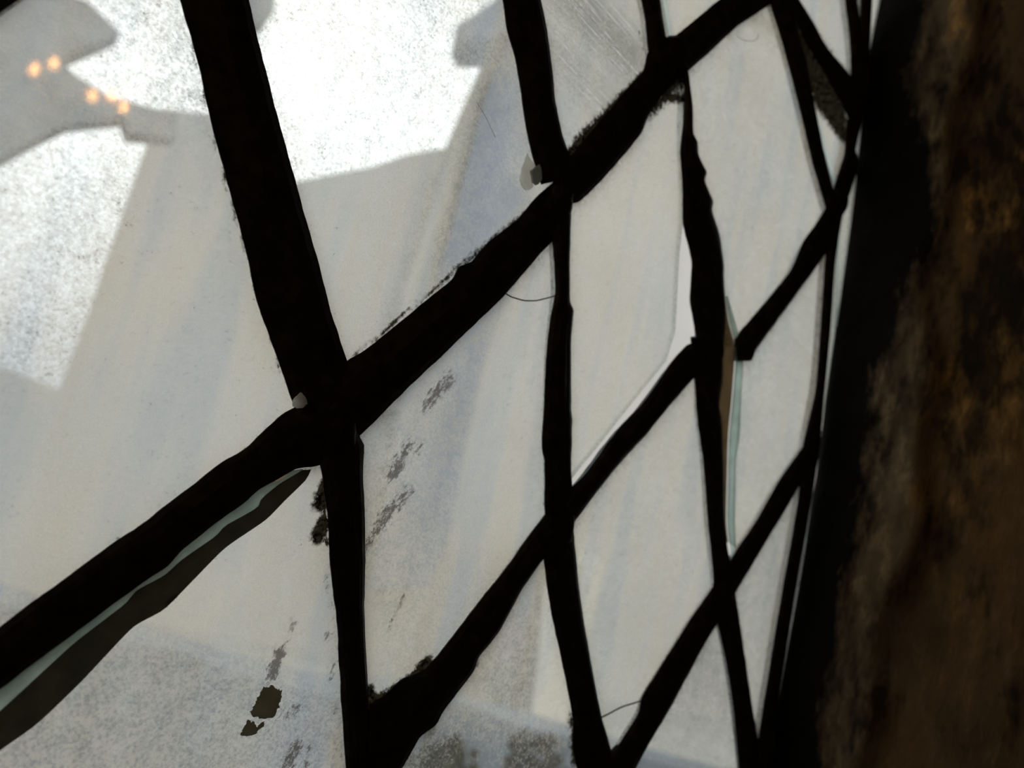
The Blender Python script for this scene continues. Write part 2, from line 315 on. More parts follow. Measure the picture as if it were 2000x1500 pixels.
class NT:
    def __init__(s, nt): s.nt = nt
    def n(s, t, **kw):
        nd = s.nt.nodes.new(t)
        for k, v in kw.items(): setattr(nd, k, v)
        return nd
    def l(s, a, b): s.nt.links.new(a, b)
    def val(s, x, sock):
        if hasattr(x, 'is_output'): s.l(x, sock)
        else: sock.default_value = x
    def math(s, op, a, b=0.0, clamp=False):
        nd = s.n('ShaderNodeMath', operation=op, use_clamp=clamp)
        s.val(a, nd.inputs[0]); s.val(b, nd.inputs[1])
        return nd.outputs[0]
    def noise(s, vec, scale, detail=3, rough=0.55):
        nd = s.n('ShaderNodeTexNoise')
        s.l(vec, nd.inputs['Vector'])
        nd.inputs['Scale'].default_value = scale
        nd.inputs['Detail'].default_value = detail
        nd.inputs['Roughness'].default_value = rough
        return nd.outputs['Fac']
    def mapr(s, x, a, b, c=0.0, d=1.0, smooth=False):
        nd = s.n('ShaderNodeMapRange', clamp=True)
        if smooth: nd.interpolation_type = 'SMOOTHSTEP'
        s.val(x, nd.inputs[0])
        for i, v in enumerate((a, b, c, d)): s.val(v, nd.inputs[i + 1])
        return nd.outputs[0]
    def mixc(s, fac, a, b, mode='MIX'):
        nd = s.n('ShaderNodeMix', data_type='RGBA', blend_type=mode)
        s.val(fac, nd.inputs['Factor'])
        ins = [i for i in nd.inputs if i.type == 'RGBA']
        for x, sk in ((a, ins[0]), (b, ins[1])):
            if hasattr(x, 'is_output'): s.l(x, sk)
            else: sk.default_value = (*x, 1)
        return [o for o in nd.outputs if o.type == 'RGBA'][0]
    def attr(s, name):
        nd = s.n('ShaderNodeAttribute', attribute_name=name)
        return nd.outputs['Fac']
    def mixs(s, fac, a, b):
        nd = s.n('ShaderNodeMixShader')
        s.val(fac, nd.inputs[0]); s.l(a, nd.inputs[1]); s.l(b, nd.inputs[2])
        return nd.outputs[0]
    def pos(s):
        return s.n('ShaderNodeNewGeometry').outputs['Position']
    def stretch(s, vec, sc, rot=(0, 0, 0)):
        r = s.n('ShaderNodeMapping')                 # turn first, then stretch
        s.l(vec, r.inputs[0])
        r.inputs['Rotation'].default_value = rot
        nd = s.n('ShaderNodeMapping')
        s.l(r.outputs[0], nd.inputs[0])
        nd.inputs['Scale'].default_value = sc
        return nd.outputs[0]

def simple_mat(name, col, rough=0.8, var=0.15, scale=6.0, bump=0.0, metallic=0.0, spec=0.3):
    mt, nt, out = new_mat(name)
    h = NT(nt)
    b = h.n('ShaderNodeBsdfPrincipled')
    nz = h.noise(h.pos(), scale, 6)
    c2 = tuple(max(0, c * (1 - var * 2)) for c in col)
    h.l(h.mixc(h.mapr(nz, 0.3, 0.7), c2, col), b.inputs['Base Color'])
    b.inputs['Roughness'].default_value = rough
    b.inputs['Metallic'].default_value = metallic
    b.inputs['Specular IOR Level'].default_value = spec
    if bump:
        bp = h.n('ShaderNodeBump')
        bp.inputs['Strength'].default_value = bump
        bp.inputs['Distance'].default_value = 0.002
        h.l(nz, bp.inputs['Height'])
        h.l(bp.outputs[0], b.inputs['Normal'])
    h.l(b.outputs[0], out.inputs[0])
    return mt

def dusty_glass():
    mt, nt, out = new_mat('dusty_glass')
    h = NT(nt)
    p = h.pos()
    fine = h.noise(p, 1300, 4, 0.7)
    mid = h.noise(p, 260, 4, 0.6)
    big = h.noise(p, 28, 3, 0.5)
    streak = h.noise(h.stretch(p, (70, 70, 9), (0, 0.1, 0)), 1.0, 3, 0.5)
    soot, smear, haze, clean, scr = [h.attr(k) for k in ('soot', 'smear', 'haze', 'clean', 'scratch')]
    vignette = h.attr('vignette')
    # how thickly the dust film lies
    d = h.math('ADD', DUST, h.math('MULTIPLY', h.math('SUBTRACT', fine, 0.5), 1.5))
    d = h.math('ADD', d, h.math('MULTIPLY', h.math('SUBTRACT', mid, 0.5), 0.55))
    d = h.math('ADD', d, h.math('MULTIPLY', h.math('SUBTRACT', big, 0.5), 0.35))
    d = h.math('ADD', d, h.math('MULTIPLY', h.math('SUBTRACT', streak, 0.5), 0.40))
    d = h.math('ADD', d, h.math('MULTIPLY', haze, 0.3))
    d = h.math('ADD', d, h.math('MULTIPLY', scr, 0.25))
    d = h.math('SUBTRACT', d, h.math('MULTIPLY', clean, 0.52))
    d = h.math('MINIMUM', h.math('MAXIMUM', d, 0.08), 0.97)
    beige, blue, grey = (0.84, 0.76, 0.635), (0.60, 0.635, 0.66), (0.78, 0.755, 0.70)
    tint = h.noise(p, 17, 2, 0.5)
    col = h.mixc(h.mapr(tint, 0.38, 0.62), beige, grey)
    col = h.mixc(h.mapr(streak, 0.50, 0.62, 0, 0.75), col, blue)
    col = h.mixc(h.mapr(streak, 0.50, 0.38, 0, 0.6), col, (0.80, 0.70, 0.55))
    pink = h.noise(p, 45, 2, 0.5)
    col = h.mixc(h.mapr(pink, 0.56, 0.72, 0, 0.35), col, (0.80, 0.70, 0.67))
    col = h.mixc(h.math('MULTIPLY', haze, 0.75), col, (0.42, 0.33, 0.17))
    col = h.mixc(h.math('MULTIPLY', scr, 0.85), col, (0.38, 0.36, 0.32))
    sl = h.noise(h.stretch(p, (1300, 60, 30), (0, SCR_ANG, 0)), 1.0, 2, 0.5)
    sl = h.math('MULTIPLY', h.mapr(sl, 0.55, 0.63), h.math('MULTIPLY', scr, h.mapr(mid, 0.42, 0.58)))
    col = h.mixc(sl, col, (0.98, 0.97, 0.94))
    d = h.math('MAXIMUM', d, sl)
    col = h.mixc(vignette, col, (0.30, 0.295, 0.275))  # darkens the film colour to imitate lens vignetting
    # specks of grit
    grit = h.noise(p, 1300, 3, 0.75)
    gm = h.mapr(grit, 0.63, 0.69)
    gm = h.math('MULTIPLY', gm, h.mapr(mid, 0.40, 0.62))
    # smears of dirt, broken up by the grain of the film
    sn = h.noise(h.stretch(p, (1100, 1100, 480), (0, -0.33, 0)), 1.0, 6, 0.85)
    sm = h.mapr(h.math('ADD', sn, h.math('MULTIPLY', smear, 0.55)), 0.70, 0.77)
    sm = h.math('MULTIPLY', sm, h.mapr(smear, 0.02, 0.25))
    # soot and moss that cling to the edges
    tn = h.noise(p, 620, 5, 0.75)
    st = h.mapr(h.math('ADD', h.math('MULTIPLY', soot, 1.25), h.math('MULTIPLY', h.math('SUBTRACT', tn, 0.5), 1.3)), 0.42, 0.72)
    st = h.math('MULTIPLY', st, h.mapr(soot, 0.02, 0.15))
    dark = h.math('MAXIMUM', h.math('MULTIPLY', gm, 0.8), h.math('MULTIPLY', sm, 0.88))
    col = h.mixc(dark, col, (0.07, 0.05, 0.04))
    tr = h.n('ShaderNodeBsdfTransparent'); tr.inputs[0].default_value = (0.96, 0.97, 0.955, 1)
    tl = h.n('ShaderNodeBsdfTranslucent'); h.l(col, tl.inputs[0])
    df = h.n('ShaderNodeBsdfDiffuse'); h.l(col, df.inputs[0])
    film = h.mixs(0.12, tl.outputs[0], df.outputs[0])
    body = h.mixs(h.math('MAXIMUM', d, dark), tr.outputs[0], film)
    so = h.n('ShaderNodeBsdfDiffuse')
    h.l(h.mixc(tn, (0.012, 0.012, 0.006), (0.05, 0.045, 0.028)), so.inputs[0])
    sot = h.n('ShaderNodeBsdfTranslucent'); sot.inputs[0].default_value = (0.09, 0.075, 0.045, 1)
    body = h.mixs(st, body, h.mixs(h.mapr(tn, 0.42, 0.68, 0.0, 0.45), so.outputs[0], sot.outputs[0]))
    gl = h.n('ShaderNodeBsdfGlossy'); gl.inputs['Roughness'].default_value = 0.03
    fr = h.n('ShaderNodeFresnel'); fr.inputs['IOR'].default_value = 1.45
    fm = h.math('MULTIPLY', fr.outputs[0], h.math('SUBTRACT', 1.0, st))
    h.l(h.mixs(fm, body, gl.outputs[0]), out.inputs[0])
    return mt

def clear_glass(name, tint, solid):
    """the clean back and the green-tinted cut edge of a pane"""
    mt, nt, out = new_mat(name)
    h = NT(nt)
    tr = h.n('ShaderNodeBsdfTransparent'); tr.inputs[0].default_value = (*[0.75 + 0.25 * c for c in tint], 1)
    tl = h.n('ShaderNodeBsdfTranslucent')
    nz = h.noise(h.pos(), 160, 4, 0.6)
    c = h.mixc(h.mapr(nz, 0.3, 0.7), tuple(x * 0.75 for x in tint), tint)
    h.l(c, tl.inputs[0])
    df = h.n('ShaderNodeBsdfDiffuse'); h.l(c, df.inputs[0])
    gl = h.n('ShaderNodeBsdfGlossy'); gl.inputs['Roughness'].default_value = 0.08
    body = h.mixs(solid, tr.outputs[0], h.mixs(0.3, tl.outputs[0], df.outputs[0]))
    h.l(h.mixs(0.04 if solid > 0.1 else 0.0, body, gl.outputs[0]), out.inputs[0])
    return mt

def lead_mat():
    mt, nt, out = new_mat('blackened_lead')
    h = NT(nt)
    b = h.n('ShaderNodeBsdfPrincipled')
    p = h.pos()
    n1 = h.noise(p, 220, 5, 0.6)
    n2 = h.noise(p, 40, 3, 0.5)
    c = h.mixc(h.mapr(n1, 0.35, 0.75), (0.014, 0.014, 0.015), (0.060, 0.060, 0.060))
    h.l(c, b.inputs['Base Color'])
    b.inputs['Metallic'].default_value = 0.15
    h.l(h.mapr(n2, 0.3, 0.7, 0.38, 0.7), b.inputs['Roughness'])
    b.inputs['Specular IOR Level'].default_value = 0.25
    bp = h.n('ShaderNodeBump'); bp.inputs['Strength'].default_value = 0.5; bp.inputs['Distance'].default_value = 0.0006
    h.l(n1, bp.inputs['Height']); h.l(bp.outputs[0], b.inputs['Normal'])
    h.l(b.outputs[0], out.inputs[0])
    return mt

def jamb_mat():
    """rough brown render of the window reveal, black along the glass, with ochre showing through"""
    mt, nt, out = new_mat('blackened_brown_render')
    h = NT(nt)
    p = h.pos()
    ps = h.stretch(p, (1, 1, 0.42))
    n1 = h.noise(ps, 34, 6, 0.65)
    n2 = h.noise(ps, 110, 6, 0.7)
    n3 = h.noise(h.stretch(p, (1, 1, 0.5), (0.2, 0, 0)), 16, 4, 0.6)
    s = h.attr('depth')            # distance from the glass in cm
    base = h.mixc(h.mapr(n2, 0.3, 0.7), (0.10, 0.075, 0.042), (0.24, 0.175, 0.10))
    brown = h.mixc(h.mapr(n3, 0.35, 0.65), (0.17, 0.095, 0.036), (0.075, 0.048, 0.024))
    face = h.mapr(h.math('ADD', s, h.math('MULTIPLY', h.math('SUBTRACT', n1, 0.5), 1.2)), 4.0, 5.0)
    col = h.mixc(face, base, brown)
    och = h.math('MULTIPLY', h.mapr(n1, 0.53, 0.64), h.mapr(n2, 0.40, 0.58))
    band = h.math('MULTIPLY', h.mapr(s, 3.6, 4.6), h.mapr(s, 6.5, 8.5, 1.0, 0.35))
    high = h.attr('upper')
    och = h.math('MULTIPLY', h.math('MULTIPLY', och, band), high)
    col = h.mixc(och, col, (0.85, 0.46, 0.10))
    pale = h.math('MULTIPLY', h.mapr(n2, 0.52, 0.70), h.mapr(s, 3.0, 5.0, 0.6, 0.12))
    col = h.mixc(pale, col, (0.55, 0.40, 0.22))
    black_n = h.math('ADD', s, h.math('MULTIPLY', h.math('SUBTRACT', n1, 0.5), 4.5))
    black_n = h.math('ADD', black_n, h.math('MULTIPLY', h.math('SUBTRACT', n2, 0.5), 2.2))
    black_n = h.math('SUBTRACT', black_n, h.math('MULTIPLY', h.attr('bulge'), 1.5))
    soot = h.mapr(black_n, 2.1, 3.3, 1.0, 0.0)  # black next to the glass, fading raggedly into the brown
    seam = h.attr('seam')
    soot = h.math('MAXIMUM', soot, h.math('MULTIPLY', seam, h.mapr(n2, 0.35, 0.6)))
    blot = h.mapr(h.noise(ps, 21, 5, 0.7), 0.50, 0.60, 0, 0.85)
    col = h.mixc(h.math('MAXIMUM', soot, blot), col, (0.006, 0.005, 0.004))
    b = h.n('ShaderNodeBsdfPrincipled')
    h.l(col, b.inputs['Base Color'])
    b.inputs['Roughness'].default_value = 0.85
    b.inputs['Specular IOR Level'].default_value = 0.12
    bp = h.n('ShaderNodeBump'); bp.inputs['Strength'].default_value = 0.8; bp.inputs['Distance'].default_value = 0.002
    h.l(n2, bp.inputs['Height']); h.l(bp.outputs[0], b.inputs['Normal'])
    h.l(b.outputs[0], out.inputs[0])
    return mt

def glow_mat(name, col, strength):
    mt, nt, out = new_mat(name)
    h = NT(nt)
    e = h.n('ShaderNodeEmission'); e.inputs[0].default_value = (*col, 1); e.inputs[1].default_value = strength
    h.l(e.outputs[0], out.inputs[0])
    return mt

DUST = 0.60
SCR_ANG = 1.468
M_GLASS = dusty_glass()
M_BACK = clear_glass('clear_glass_back', (0.90, 0.96, 0.95), 0.03)
M_EDGE = clear_glass('green_glass_edge', (0.78, 0.90, 0.84), 0.8)
M_CHIP = clear_glass('pale_chipped_glass', (0.96, 0.95, 0.90), 0.85)
M_LEAD = lead_mat()
M_GREY = clear_glass('grey_splinter', (0.55, 0.55, 0.53), 0.95)
M_SHADE_BAND = clear_glass('dark_shade_band', (0.21, 0.20, 0.165), 1.0)  # dark colour for the shade and outer lead below the glass edge
M_PUTTY_BROWN = clear_glass('brown_putty', (0.44, 0.36, 0.25), 1.0)
M_DIRT = clear_glass('caked_dirt', (0.34, 0.315, 0.25), 1.0)
M_CRACK = simple_mat('dirty_crack', (0.02, 0.017, 0.014), 0.9, 0.2, 300)
M_CRACK2 = simple_mat('brown_crack', (0.16, 0.14, 0.11), 0.9, 0.2, 300)
M_SCRATCH = simple_mat('scratched_glass', (0.85, 0.84, 0.80), 0.5, 0.1, 300)
M_JAMB = jamb_mat()
M_ROOM = simple_mat('dark_brown_plaster', (0.045, 0.030, 0.018), 0.9, 0.3, 5, 0.3)
M_FLOOR = simple_mat('dark_flagstones', (0.035, 0.028, 0.020), 0.7, 0.3, 3, 0.3)
M_IRON = simple_mat('black_iron', (0.012, 0.011, 0.010), 0.6, 0.2, 60, 0.2)

# ------------------------------------------------------------------ the room shell
JZ = np.array([p[1] for p in JAMB][::-1]) / 1000 + 1.5
JX = np.array([p[0] for p in JAMB][::-1]) / 1000
def jamb_x(z):
    return float(np.interp(z, JZ, JX))

X0, X1, Y0, H = -2.4, 0.95, -4.0, 2.9
WL, WB, WT = -0.110, 1.185, 1.83                 # left, bottom and top of the window opening

def structure(name, vf, mt):
    o = obj(name, vf[0], vf[1], mt)
    o['kind'] = 'structure'
    return o

structure('floor', box_vf(X0, X1 + 0.3, Y0, 0.06, -0.1, 0), M_FLOOR)
structure('ceiling', box_vf(X0, X1 + 0.3, Y0, 0.06, H, H + 0.1), M_ROOM)
structure('wall_left', box_vf(X0 - 0.1, X0, Y0, 0.06, 0, H), M_ROOM)
structure('wall_back', box_vf(X0, X1 + 0.3, Y0 - 0.1, Y0, 0, H), M_ROOM)
structure('wall_front', merge(box_vf(X0, WL, -0.02, 0.06, 0, H), box_vf(WL, 0.33, -0.02, 0.06, 0, WB),
                              box_vf(WL, 0.33, -0.02, 0.06, WT, H)), M_ROOM)

def build_reveal():
    zs = np.concatenate([np.linspace(0, 1.15, 24)[:-1], np.arange(1.15, 1.84, 0.003), np.linspace(1.84, H, 24)])
    ss = np.concatenate([np.arange(0, 0.14, 0.0025), np.linspace(0.142, 0.62, 30)])
    V, dep, seam, upper, bulge = [], [], [], [], []
    for z in zs:
        for s in ss:
            seam_at = 0.047 + 0.004 * math.sin(z * 31) + 0.003 * math.sin(z * 83 + 1)
            q = Vector((s, 0, z))
            nz = noise.fractal(q * 55, 1.0, 2.0, 5) * 0.0016 + noise.fractal(q * 15, 1.0, 2.0, 3) * 0.003
            nz *= min(1, s / 0.02)
            g = math.exp(-((s - seam_at) / 0.0022) ** 2)
            x = jamb_x(z) + nz + 0.0035 * g
            x += 0.006 * min(1, max(0, (s - seam_at) / 0.004)) * (1 if s > seam_at else 0)
            if s > 0.3: x += (s - 0.3) * 0.5
            V.append((x, -s + 0.02 * (s == 0) * 0, z))
            bulge.append(math.exp(-((z - 1.575) / 0.05) ** 2)); dep.append(s * 100); seam.append(g)
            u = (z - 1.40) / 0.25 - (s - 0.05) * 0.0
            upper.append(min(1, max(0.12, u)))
    n = len(ss)
    F = [(i * n + k, i * n + k + 1, (i + 1) * n + k + 1, (i + 1) * n + k) for i in range(len(zs) - 1) for k in range(n - 1)]
    # solid back of the pier
    b0 = len(V)
    for z in (zs[0], zs[-1]):
        V += [(X1 + 0.3, 0.012, z), (X1 + 0.3, -0.62, z), (0.335, 0.012, z), (0.335, 0.0, z)]
    dep += [60] * 8; seam += [0] * 8; upper += [0] * 8; bulge += [0] * 8
    last = (len(zs) - 1) * n
    F.append(tuple([b0 + 1, b0 + 0, b0 + 4, b0 + 5]))
    F.append(tuple([b0 + 0, b0 + 2, b0 + 6, b0 + 4]))
    F.append((b0 + 2, b0 + 3, b0 + 7, b0 + 6))
    F.append(tuple([b0 + 3] + [i * n for i in range(len(zs))] + [b0 + 7]))
    F.append(tuple([b0 + 1] + [i * n + n - 1 for i in range(len(zs))] + [b0 + 5]))
    o = obj('wall_right', V, F, M_JAMB, attrs={'depth': dep, 'seam': seam, 'upper': upper, 'bulge': bulge}, smooth=True)
    o['kind'] = 'structure'
build_reveal()
structure('wall_side', box_vf(X1 + 0.3, X1 + 0.4, Y0, 0.06, 0, H), M_ROOM)

# ------------------------------------------------------------------ the leaded window
BASE = Vector((0.09, 0.0, WB))
panel = thing('leaded_glass_panel', BASE, 'old diamond-leaded window panel of dusty glass in black lead, beside the brown wall', 'window', kind='thing')

def W(u, v, y=0.0):
    """window plane millimetres -> world metres"""
    return (u / 1000, y / 1000, v / 1000 + 1.5)

def smooth_line(pts, step):
    P = [np.array(p, float) for p in pts]
    P = [2 * P[0] - P[1]] + P + [2 * P[-1] - P[-2]]
    out = []
    for i in range(1, len(P) - 2):
        p0, p1, p2, p3 = P[i - 1:i + 3]
        L = np.linalg.norm(p2 - p1)
        n = max(1, int(L / 1.2))
        for k in range(n):
            t = k / n
            m1 = (p2 - p0) * 0.32; m2 = (p3 - p1) * 0.32
            l1 = max(np.linalg.norm(m1), 1e-6); l2 = max(np.linalg.norm(m2), 1e-6)
            m1 *= min(1, L / l1); m2 *= min(1, L / l2)
            out.append((2*t**3-3*t**2+1)*p1 + (t**3-2*t**2+t)*m1 + (-2*t**3+3*t**2)*p2 + (t**3-t**2)*m2)
    out.append(P[-2])
    return np.array(out)

def resample(line, n):
    d = np.concatenate([[0], np.cumsum(np.linalg.norm(np.diff(line, axis=0), axis=1))])
    t = np.linspace(0, d[-1], n)
    return np.stack([np.interp(t, d, line[:, k]) for k in (0, 1)], 1), d[-1]

BANDS = []
def came(a, b, seed, label=None):
    la, lb = smooth_line(a, 1.2), smooth_line(b, 1.2)
    n = int(max(np.linalg.norm(np.diff(la, axis=0), axis=1).sum(), 10) / 1.3) + 3
    A, _ = resample(la, n); B, _ = resample(lb, n)
    if len(a) > 2:
        for i in range(n):        # hand-worked lead: tiny nicks along both lips
            q = Vector((i * 0.21 + seed * 9.1, seed * 3.7, 0))
            nrm = (A[i] - B[i]) / max(np.linalg.norm(A[i] - B[i]), 1e-6)
            A[i] += nrm * noise.fractal(q, 1.0, 2.0, 4) * 0.22
            B[i] -= nrm * noise.fractal(q + Vector((0, 50, 0)), 1.0, 2.0, 4) * 0.22
    BANDS.append((A, B))
    K = 8
    V, F = [], []
    for i in range(n):
        sec = []
        for k in range(K + 1):
            t = k / K
            h = math.sin(math.pi * t) ** 0.6 * 1.5
            gr = noise.noise(Vector((i * 0.06 + seed * 5, t * 7, seed))) * 0.35 * math.sin(math.pi * t)
            sec.append((t, -1.75 - h - gr))
        sec += [(1, -1.3), (.515, -1.3), (.515, 1.3), (1, 1.3)]
        for k in range(K + 1):
            t = 1 - 0.74 * k / K
            sec.append((t, 1.7 + math.sin(math.pi * t) ** 0.6 * 1.5))
        sec += [(.26, 1.3), (.485, 1.3), (.485, -1.3), (0, -1.3)]
        for t, y in sec:
            p = A[i] * (1 - t) + B[i] * t
            V.append(W(p[0], p[1], y))
    S = len(sec)
    for i in range(n - 1):
        for k in range(S):
            F.append((i * S + k, i * S + (k + 1) % S, (i + 1) * S + (k + 1) % S, (i + 1) * S + k))
    F.append(tuple(range(S))); F.append(tuple((n - 1) * S + k for k in reversed(range(S))))
    return part('lead_came', V, F, M_LEAD, panel, label=label, smooth=False)

LEAD = {}
for s_, (k_, (a_, b_)) in enumerate(CAME.items()):
    LEAD[k_] = came(a_, b_, s_ + 1)

# plain continuation of the lattice beyond the picture's edge
def jl(v):                                       # jamb line at height v
    return jamb_x(v / 1000 + 1.5) * 1000
UL, VB, VT = WL * 1000, (WB - 1.5) * 1000, (WT - 1.5) * 1000

def clip_poly(poly, f):
    out = []
    for i in range(len(poly)):
        p, q = poly[i], poly[(i + 1) % len(poly)]
        fp, fq = f(p), f(q)
        if fp >= 0: out.append(p)
        if (fp >= 0) != (fq >= 0):
            t = fp / (fp - fq)
            out.append([p[0] + (q[0] - p[0]) * t, p[1] + (q[1] - p[1]) * t])
    return out

# the jamb as a straight line for clipping the panes
JA = np.polyfit(JZ * 1000 - 1500, JX * 1000, 1)
HALF = [lambda p: p[0] - UL - 1, lambda p: p[1] - VB - 1, lambda p: VT - 1 - p[1],
        lambda p: JA[0] * p[1] + JA[1] + 2.0 - p[0]]

def node(i, j): return NODE.get('%d,%d' % (i, j))

TRACED = {(-1,0,'B'):0}
done_edges = {((0,0),(0,1)), ((-1,1),(0,1)), ((0,1),(0,2)), ((0,1),(1,1)), ((1,0),(1,1)), ((1,1),(2,1)), ((2,0),(2,1)),
              ((2,1),(3,1)), ((1,1),(1,2)), ((0,2),(1,2)), ((1,2),(2,2)), ((2,1),(2,2)), ((2,2),(2,3)), ((2,2),(3,2)),
              ((3,1),(3,2)), ((3,1),(4,1)), ((2,3),(3,3)), ((1,3),(2,3)), ((1,2),(1,3)), ((2,3),(2,4)), ((3,2),(3,3)), ((3,2),(4,2))}
def band_line(p, q, w=5.2):
    p, q = np.array(p, float), np.array(q, float)
    seg = clip_poly([list(p), list(q)], HALF[0])
    for f in HALF[1:]:
        if len(seg) >= 2: seg = clip_poly(seg, f)
    if len(seg) < 2: return None
    a, b = np.array(seg[0]), np.array(seg[1])
    if np.linalg.norm(a - b) < 6: return None
    if np.dot(b - a, q - p) < 0: a, b = b, a
    d = (b - a) / np.linalg.norm(b - a); nr = np.array([-d[1], d[0]]) * w
    return [a + nr, b + nr], [a - nr, b - nr]
seed_ = 60
for i in range(-3, 5):
    for j in range(-3, 6):
        for (i2, j2) in ((i + 1, j), (i, j + 1)):
            if ((i, j), (i2, j2)) in done_edges: continue
            p, q = node(i, j), node(i2, j2)
            if not p or not q: continue
            r = band_line(p, q)
            if r:
                seed_ += 1
                came(r[0], r[1], seed_)

# distance to the nearest lead lip, for the dirt that gathers along it
EDGE = np.concatenate([np.concatenate([A, B]) for A, B in BANDS[:len(CAME)]])

def inset(poly, d):
    P = np.array(poly, float)
    area = 0.5 * np.sum(P[:, 0] * np.roll(P[:, 1], -1) - np.roll(P[:, 0], -1) * P[:, 1])
    sgn = 1 if area > 0 else -1
    out = []
    for k in range(len(P)):
        a, b, c = P[k - 1], P[k], P[(k + 1) % len(P)]
        n1 = np.array([-(b - a)[1], (b - a)[0]]) / max(np.linalg.norm(b - a), 1e-6) * sgn
        n2 = np.array([-(c - b)[1], (c - b)[0]]) / max(np.linalg.norm(c - b), 1e-6) * sgn
        m_ = n1 + n2
        den = max(0.35, (1 + np.dot(n1, n2)))
        out.append(b + m_ * d / den)
    return np.array(out)

def pane(poly, fine, vignette=0.2, label=None):
    P = inset(poly, 1.0)
    step = 1.7 if fine else 12
    # outline points
    loop = []
    for k in range(len(P)):
        a, b = P[k], P[(k + 1) % len(P)]
        n = max(1, int(np.linalg.norm(b - a) / (step * 1.5)))
        for t in range(n): loop.append(a + (b - a) * t / n)
    nl = len(loop)
    mn, mx = P.min(0), P.max(0)
    pts = list(loop)
    L = np.array(loop); L2 = np.roll(L, -1, 0)
    gx = np.arange(mn[0], mx[0], step); gy = np.arange(mn[1], mx[1], step)
    G = np.array([(x + (step / 2 if (r % 2) else 0), y) for r, y in enumerate(gy) for x in gx])
    if len(G):
        inside = np.zeros(len(G), bool)
        for a, b in zip(L, L2):
            c = ((a[1] > G[:, 1]) != (b[1] > G[:, 1]))
            xx = (b[0] - a[0]) * (G[:, 1] - a[1]) / (b[1] - a[1] + 1e-12) + a[0]
            inside ^= c & (G[:, 0] < xx)
        G = G[inside]
        if len(G):
            dmin = np.min(np.linalg.norm(G[:, None] - L[None], axis=2), axis=1)
            G = G[dmin > step * 0.6]
        pts += list(G)
    r = delaunay_2d_cdt([Vector((float(p[0]), float(p[1]))) for p in pts], [], [list(range(nl))], 1, 1e-4)
    V2 = np.array([(v.x, v.y) for v in r[0]])
    tris = [tuple(f) for f in r[2]]
    # order of the boundary in the output
    oi = {}
    for k, org in enumerate(r[3]):
        for x in org: oi[x] = k
    bd = [oi[k] for k in range(nl)]
    n = len(V2)
    wob = [0.12 * noise.noise(Vector((p[0] * 0.03, p[1] * 0.03, 3.3))) for p in V2]
    V = [W(p[0], p[1], -1.15 + w) for p, w in zip(V2, wob)]
    F = list(tris); MI = [0] * len(tris)
    back = {}
    for k in bd:
        back[k] = len(V); V.append(W(V2[k][0], V2[k][1], 1.15))
    F.append(tuple(back[k] for k in reversed(bd))); MI.append(1)
    for a, b in zip(bd, bd[1:] + bd[:1]):
        F.append((a, b, back[b], back[a])); MI.append(2)
    soot, smear, haze, clean, scr = [np.zeros(len(V)) for _ in range(5)]
    if fine:
        d = np.full(n, 99.0)
        for c in range(0, len(EDGE), 400):
            d = np.minimum(d, np.min(np.linalg.norm(V2[:, None] - EDGE[None, c:c + 400], axis=2), axis=1))
        soot[:n] = 0.42 * np.exp(-(d / 0.7) ** 2)
        haze[:n] = 0.25 * np.exp(-(d / 2.5))
        for x0, z0, x1, z1, rad, s, kind in SMEAR:
            a, b = np.array([x0, z0]), np.array([x1, z1])
            ab = b - a
            t = np.clip(((V2 - a) @ ab) / max(ab @ ab, 1e-6), 0, 1)
            dd = np.linalg.norm(V2 - (a + t[:, None] * ab), axis=1)
            g = s * np.exp(-(dd / rad) ** 2 * 1.2)
            tgt = (soot, smear, haze, clean, scr)[int(kind)]
            tgt[:n] = np.maximum(tgt[:n], g)
    return part('glass_pane', V, F, [M_GLASS, M_BACK, M_EDGE], panel, label=label, attrs={'soot': soot, 'smear': smear, 'haze': haze, 'clean': clean, 'scratch': scr, 'vignette': [vignette] * len(V)}, mat_idx=MI)

FINE = {(-1,0),(0,0),(1,0),(2,0),(3,0),(-1,1),(0,1),(1,1),(2,1),(3,1),(0,2),(1,2),(2,2),(1,3),(2,3),(3,2),(-1,2)}
PANE_LABEL = {(-1, 1): 'pane with a flat caked dirt mark and thick green top edge',
              (0, 1): 'pane with grey brown smears and a curved crack near its top',
              (1, 1): 'pane shrunk clear of the lead on its right side',
              (1, 2): 'pane with a short crack across its lower tip',
              (2, 2): 'pane slipped sideways, its green cut edge showing',
              (1, 0): 'pane with a band of fine scratches',
              (3, 1): 'narrow pane blackened with soot at the top',
              (0, 0): 'pane with a bluish strip along the right'}
VIGNETTE = {(-1, 0): .05, (0, 0): .05, (1, 0): .12, (2, 0): .12, (3, 0): .25, (-1, 1): .12, (0, 1): .15, (1, 1): .12, (2, 1): .34, (3, 1): .3,
       (0, 2): .05, (1, 2): .3, (2, 2): .45, (3, 2): .5, (1, 3): .95, (2, 3): .75}      # lens vignetting painted into the glass, pane by pane
PANES = {}
